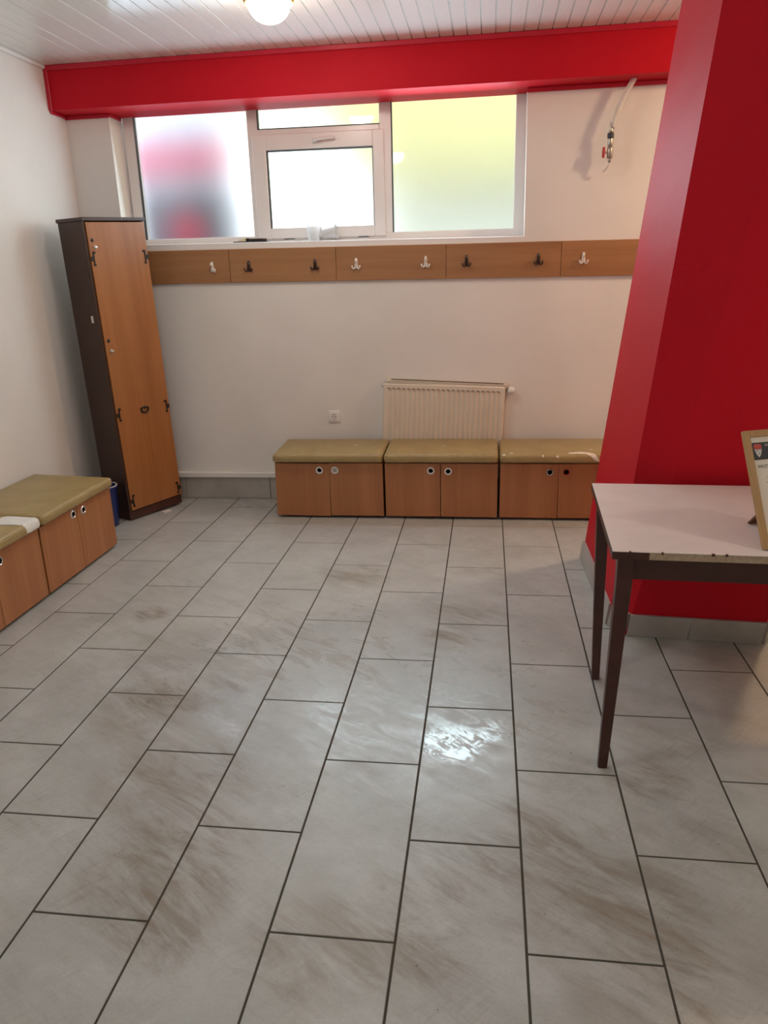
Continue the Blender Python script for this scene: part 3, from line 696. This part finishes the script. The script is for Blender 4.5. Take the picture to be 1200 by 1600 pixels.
pv = thing('pipe_valve', 'small metal tap with red lever hanging from a clear hose under the beam', 'valve', (0.879, 2.50, 2.15), (0, 0, 0))
T('hose', bez((0.112, -0.0, 0.318), (0.040, 0.005, 0.20), (0.006, 0.0, 0.075), 12), 0.0155, M['hose'], pv, 12)
for s in (-1, 1): T('hose_barb', [(0.002+s*0.006, -0.002, 0.105), (0.002+s*0.009, -0.002, 0.050)], 0.003, M['nickel'], pv, 8)
L('hose_tail', [(0.009, 0.088), (0.011, 0.078), (0.009, 0.070), (0.012, 0.060), (0.010, 0.052), (0.015, 0.045)], M['nickel'], pv, 16)
c_ = L('collar', [(0.014, 0.020), (0.0185, 0.022), (0.0185, 0.046), (0.014, 0.048)], M['gasket'], pv, 18)
bd = L('body', [(0.013, 0.020), (0.0150, 0.012), (0.0150, -0.020), (0.0125, -0.024), (0.0150, -0.028), (0.0165, -0.040), (0.0165, -0.078), (0.012, -0.086), (0.009, -0.088), (0.009, -0.100), (0.006, -0.106)], M['nickel'], pv, 18)
lv = T('lever', [(-0.034, -0.004, -0.024), (-0.034, -0.004, -0.050), (-0.036, -0.004, -0.080)], [0.0075, 0.0095, 0.0075], M['redknob'], pv, 10); lv['label'] = 'red lever'
T('lever_stem', [(-0.034, -0.004, -0.054), (-0.010, 0.0, -0.054)], 0.005, M['nickel'], pv, 10)
T('outlet_hose', bez((-0.001, 0, -0.100), (-0.004, 0.004, -0.135), (-0.030, 0.030, -0.148), 8), 0.0065, M['hose'], pv, 10)

# ------------------------------------------------------------------ things on the sill
def cup(name, label, loc, rot):
    t = thing(name, label, 'cup', loc, rot, 'plastic cups on the window sill')
    L('body', [(0.0, 0.0), (0.034, 0.0), (0.036, 0.004), (0.0425, 0.084), (0.0410, 0.084), (0.0345, 0.006), (0.0, 0.005)], M['cup'], t, 24)
    L('lip', [(0.041, 0.083), (0.044, 0.083), (0.0445, 0.087), (0.0415, 0.088)], M['cup'], t, 24, close=True)
cup('plastic_cup', 'milky plastic cup standing upright on the window sill', (-0.893, 2.618, sill_z(-0.893)), (0, 0, 0))
cup('plastic_cup', 'milky plastic cup tipped over on the window sill beside the upright cup', (-0.838, 2.650, sill_z(-0.838)+0.0465), (0, math.radians(83), math.radians(-8)))
br = thing('paint_brush', 'small flat brush with pale bristles and dark handle lying on the sill', 'brush', (-1.30, 2.60, sill_z(-1.30)+0.001), (0, 0.0125, 0))
B('handle', (-0.01, -0.012, 0.006), (0.105, 0.012, 0.022), M['brownhook'], br, 0.005, 2)
B('ferrule', (-0.030, -0.015, 0.006), (-0.008, 0.015, 0.024), M['iron'], br, 0.003)
bm = bmesh.new(); hexa(bm, [(-0.085, -0.013, 0.007), (-0.028, -0.014, 0.006), (-0.028, 0.014, 0.006), (-0.085, 0.013, 0.007)], [(-0.080, -0.009, 0.014), (-0.028, -0.012, 0.026), (-0.028, 0.012, 0.026), (-0.080, 0.009, 0.014)])
from_bm('bristles', bm, M['bristle'], br)
B('scraper_blade', (-0.11, -0.020, 0.0), (0.112, 0.020, 0.005), M['gasket'], br, 0.001)

# ------------------------------------------------------------------ table
tb = thing('table', 'cream topped table with tapered dark brown legs in front of the red pillar', 'table', (0.556, -0.312, 0), (0, 0, math.radians(-2.6)))
TWd, TD, TZ = 1.22, 0.712, 0.722
B('top', (0, 0, TZ-0.022), (TWd, TD, TZ), M['chip'], tb)
B('laminate', (-0.001, -0.001, TZ-0.0005), (TWd+0.001, TD+0.001, TZ+0.0012), M['laminate'], tb)
eb = BB('edge_band', [((-0.0015, -0.0022, TZ-0.0225), (0.098, 0, TZ-0.0006)), ((-0.0022, -0.0015, TZ-0.0225), (0, TD, TZ-0.0006))], M['brown'], tb); eb['label'] = 'brown edge strip, broken off along most of the front'
for x, wd_ in ((0.043, 0.006), (0.130, 0.005), (0.262, 0.008), (0.298, 0.006)): B('edge_chip', (x, -0.0035, TZ-0.004), (x+wd_, 0.004, TZ+0.0018), M['brown'], tb)
B('apron', (0.045, 0.030, TZ-0.094), (TWd-0.045, 0.048, TZ-0.022), M['brown'], tb)
B('apron', (0.045, TD-0.060, TZ-0.094), (TWd-0.045, TD-0.042, TZ-0.022), M['brown'], tb)
B('apron', (0.030, 0.045, TZ-0.094), (0.048, TD-0.045, TZ-0.022), M['brown'], tb); B('apron', (TWd-0.048, 0.045, TZ-0.094), (TWd-0.030, TD-0.045, TZ-0.022), M['brown'], tb)
def leg(x, y, sx, sy, fx, fy):
    bm = bmesh.new(); a, b = 0.044, 0.028
    q = lambda x, y, s, z: [(x, y, z), (x+sx*s, y, z), (x+sx*s, y+sy*s, z), (x, y+sy*s, z)]
    bot = q(fx, fy, b, 0.001); mid_ = q(x, y, a, TZ-0.10); top = q(x, y, a, TZ-0.0225)
    if sx*sy < 0: bot, mid_, top = bot[::-1], mid_[::-1], top[::-1]
    v = [[bm.verts.new(p) for p in r_] for r_ in (bot, mid_, top)]
    bm.faces.new(v[0][::-1]); bm.faces.new(v[2])
    for r0, r1 in zip(v, v[1:]):
        for i in range(4): bm.faces.new((r0[i], r0[(i+1) % 4], r1[(i+1) % 4], r1[i]))
    bmesh.ops.bevel(bm, geom=bm.edges[:], offset=0.002, segments=1, affect='EDGES')
    from_bm('leg', bm, M['brown'], tb)
leg(0.016, 0.012, 1, 1, -0.003, 0.006); leg(0.016, TD-0.03, 1, -1, 0.022, TD-0.135)
leg(TWd-0.016, 0.012, -1, 1, TWd-0.010, 0.008); leg(TWd-0.016, TD-0.03, -1, -1, TWd-0.030, TD-0.135)

# ------------------------------------------------------------------ picture frame on the table
fr = thing('picture_frame', 'pale wooden easel frame with a printed notice, leaning back on the table', 'frame', (0.966, -0.296, TZ+0.0016), (0, 0, 0))
lean = math.radians(25)
fr.rotation_euler = (0, 0, math.radians(20))
face = bpy.data.objects.new('frame_face', None)
FW, FH, FB, FT = 0.250, 0.342, 0.0185, 0.014
lm = Matrix.Rotation(-lean, 4, 'X')
def fobj(o): o.matrix_local = lm; return o
BOT = 0.006
fo = BB('border', [((0, 0, BOT), (FB, FT, FH)), ((FW-FB, 0, BOT), (FW, FT, FH)), ((FB, 0, FH-FB), (FW-FB, FT, FH)), ((FB, 0, BOT), (FW-FB, FT, BOT+FB))], M['framewood'], fr, 0.0012); fobj(fo)
fobj(B('backing', (0.008, FT*0.55, BOT+0.006), (FW-0.008, FT*0.98, FH-0.008), M['strut'], fr))
pp = fobj(B('notice_sheet', (FB-0.002, FT*0.42, BOT+FB-0.002), (FW-FB+0.002, FT*0.54, FH-FB+0.002), M['paper'], fr))
yp = FT*0.42
def flat(name, polys, m, lift=0.0003):
    bm = bmesh.new()
    for p in polys: bm.faces.new([bm.verts.new((x, yp-lift, z)) for x, z in p])
    me = bpy.data.meshes.new(name); bm.to_mesh(me); bm.free(); return link(name, me, m, pp)
rect = lambda x0, x1, z0, z1: [(x0, z0), (x1, z0), (x1, z1), (x0, z1)]
hz1 = FH-FB-0.0165; hz0 = hz1-0.050; hx0 = FB+0.004
flat('header_band', [rect(hx0, FW-FB-0.004, hz0, hz1)], M['ink'])
cx, cz = hx0+0.017, hz1-0.004
flat('crest', [[(cx-0.0125, cz-0.0145), (cx+0.0125, cz-0.0145), (cx+0.0125, cz-0.003), (cx+0.006, cz), (cx, cz-0.0015), (cx-0.006, cz), (cx-0.0125, cz-0.003)]], M['inkred'], 0.0006)
flat('crest', [[(cx, cz-0.039), (cx+0.007, cz-0.030), (cx+0.0115, cz-0.0158), (cx-0.0115, cz-0.0158), (cx-0.007, cz-0.030)]], M['inkwhite'], 0.0006)
flat('crest', [rect(cx-0.0065, cx-0.0045, cz-0.022, cz-0.018), rect(cx-0.0038, cx-0.002, cz-0.022, cz-0.018), rect(cx-0.0012, cx+0.001, cz-0.022, cz-0.018), rect(cx+0.0055, cx+0.0075, cz-0.021, cz-0.018), rect(cx-0.002, cx+0.004, cz-0.030, cz-0.026)], M['inkgrey'], 0.0009)
def text(body, size, x, z, m):
    cu = bpy.data.curves.new('print', 'FONT'); cu.body = body; cu.size = size; cu.resolution_u = 2
    o = bpy.data.objects.new('print', cu); COL.objects.link(o)
    dg = bpy.context.evaluated_depsgraph_get(); me = bpy.data.meshes.new_from_object(o.evaluated_get(dg)); bpy.data.objects.remove(o)
    me.name = 'print'; me.transform(Matrix.Rotation(math.pi/2, 4, 'X')); me.transform(Matrix.Translation((x, yp-0.0008, z))); me.materials.clear()
    return link('printed_text', me, m, pp)
text('AS', 0.0095, hx0+0.040, hz1-0.012, M['inkwhite'])
text('MOTTUM', 0.0135, hx0+0.008, hz0-0.024, M['ink'])
rows_ = [(0.030, 0.10, 0.048), (0.034, 0.11, 0.056), (0.026, 0.12, 0.064)]+[(0.036, 0.13, 0.092+0.020*k) for k in range(5)]
flat('printed_lines', [rect(hx0+a_, hx0+a_+b_, hz0-c__-0.0022, hz0-c__) for a_, b_, c__ in rows_], M['inkgrey'], 0.0005)
# strut behind, from the back of the frame down to the table
bm = bmesh.new(); mz = 0.17
def fp(x, y, z): return lm @ Vector((x, y, z))
t0, t1 = fp(FW/2-0.018, FT, mz), fp(FW/2+0.018, FT, mz)
foot = Vector((0.127, 0.215, 0.0)); d_ = Vector((0.018, 0, 0)); th = Vector((0, 0.005, 0.003))
hexa(bm, [foot-d_, foot+d_, foot+d_+th, foot-d_+th], [t0, t1, t1+th, t0+th])
from_bm('strut', bm, M['strut'], fr)
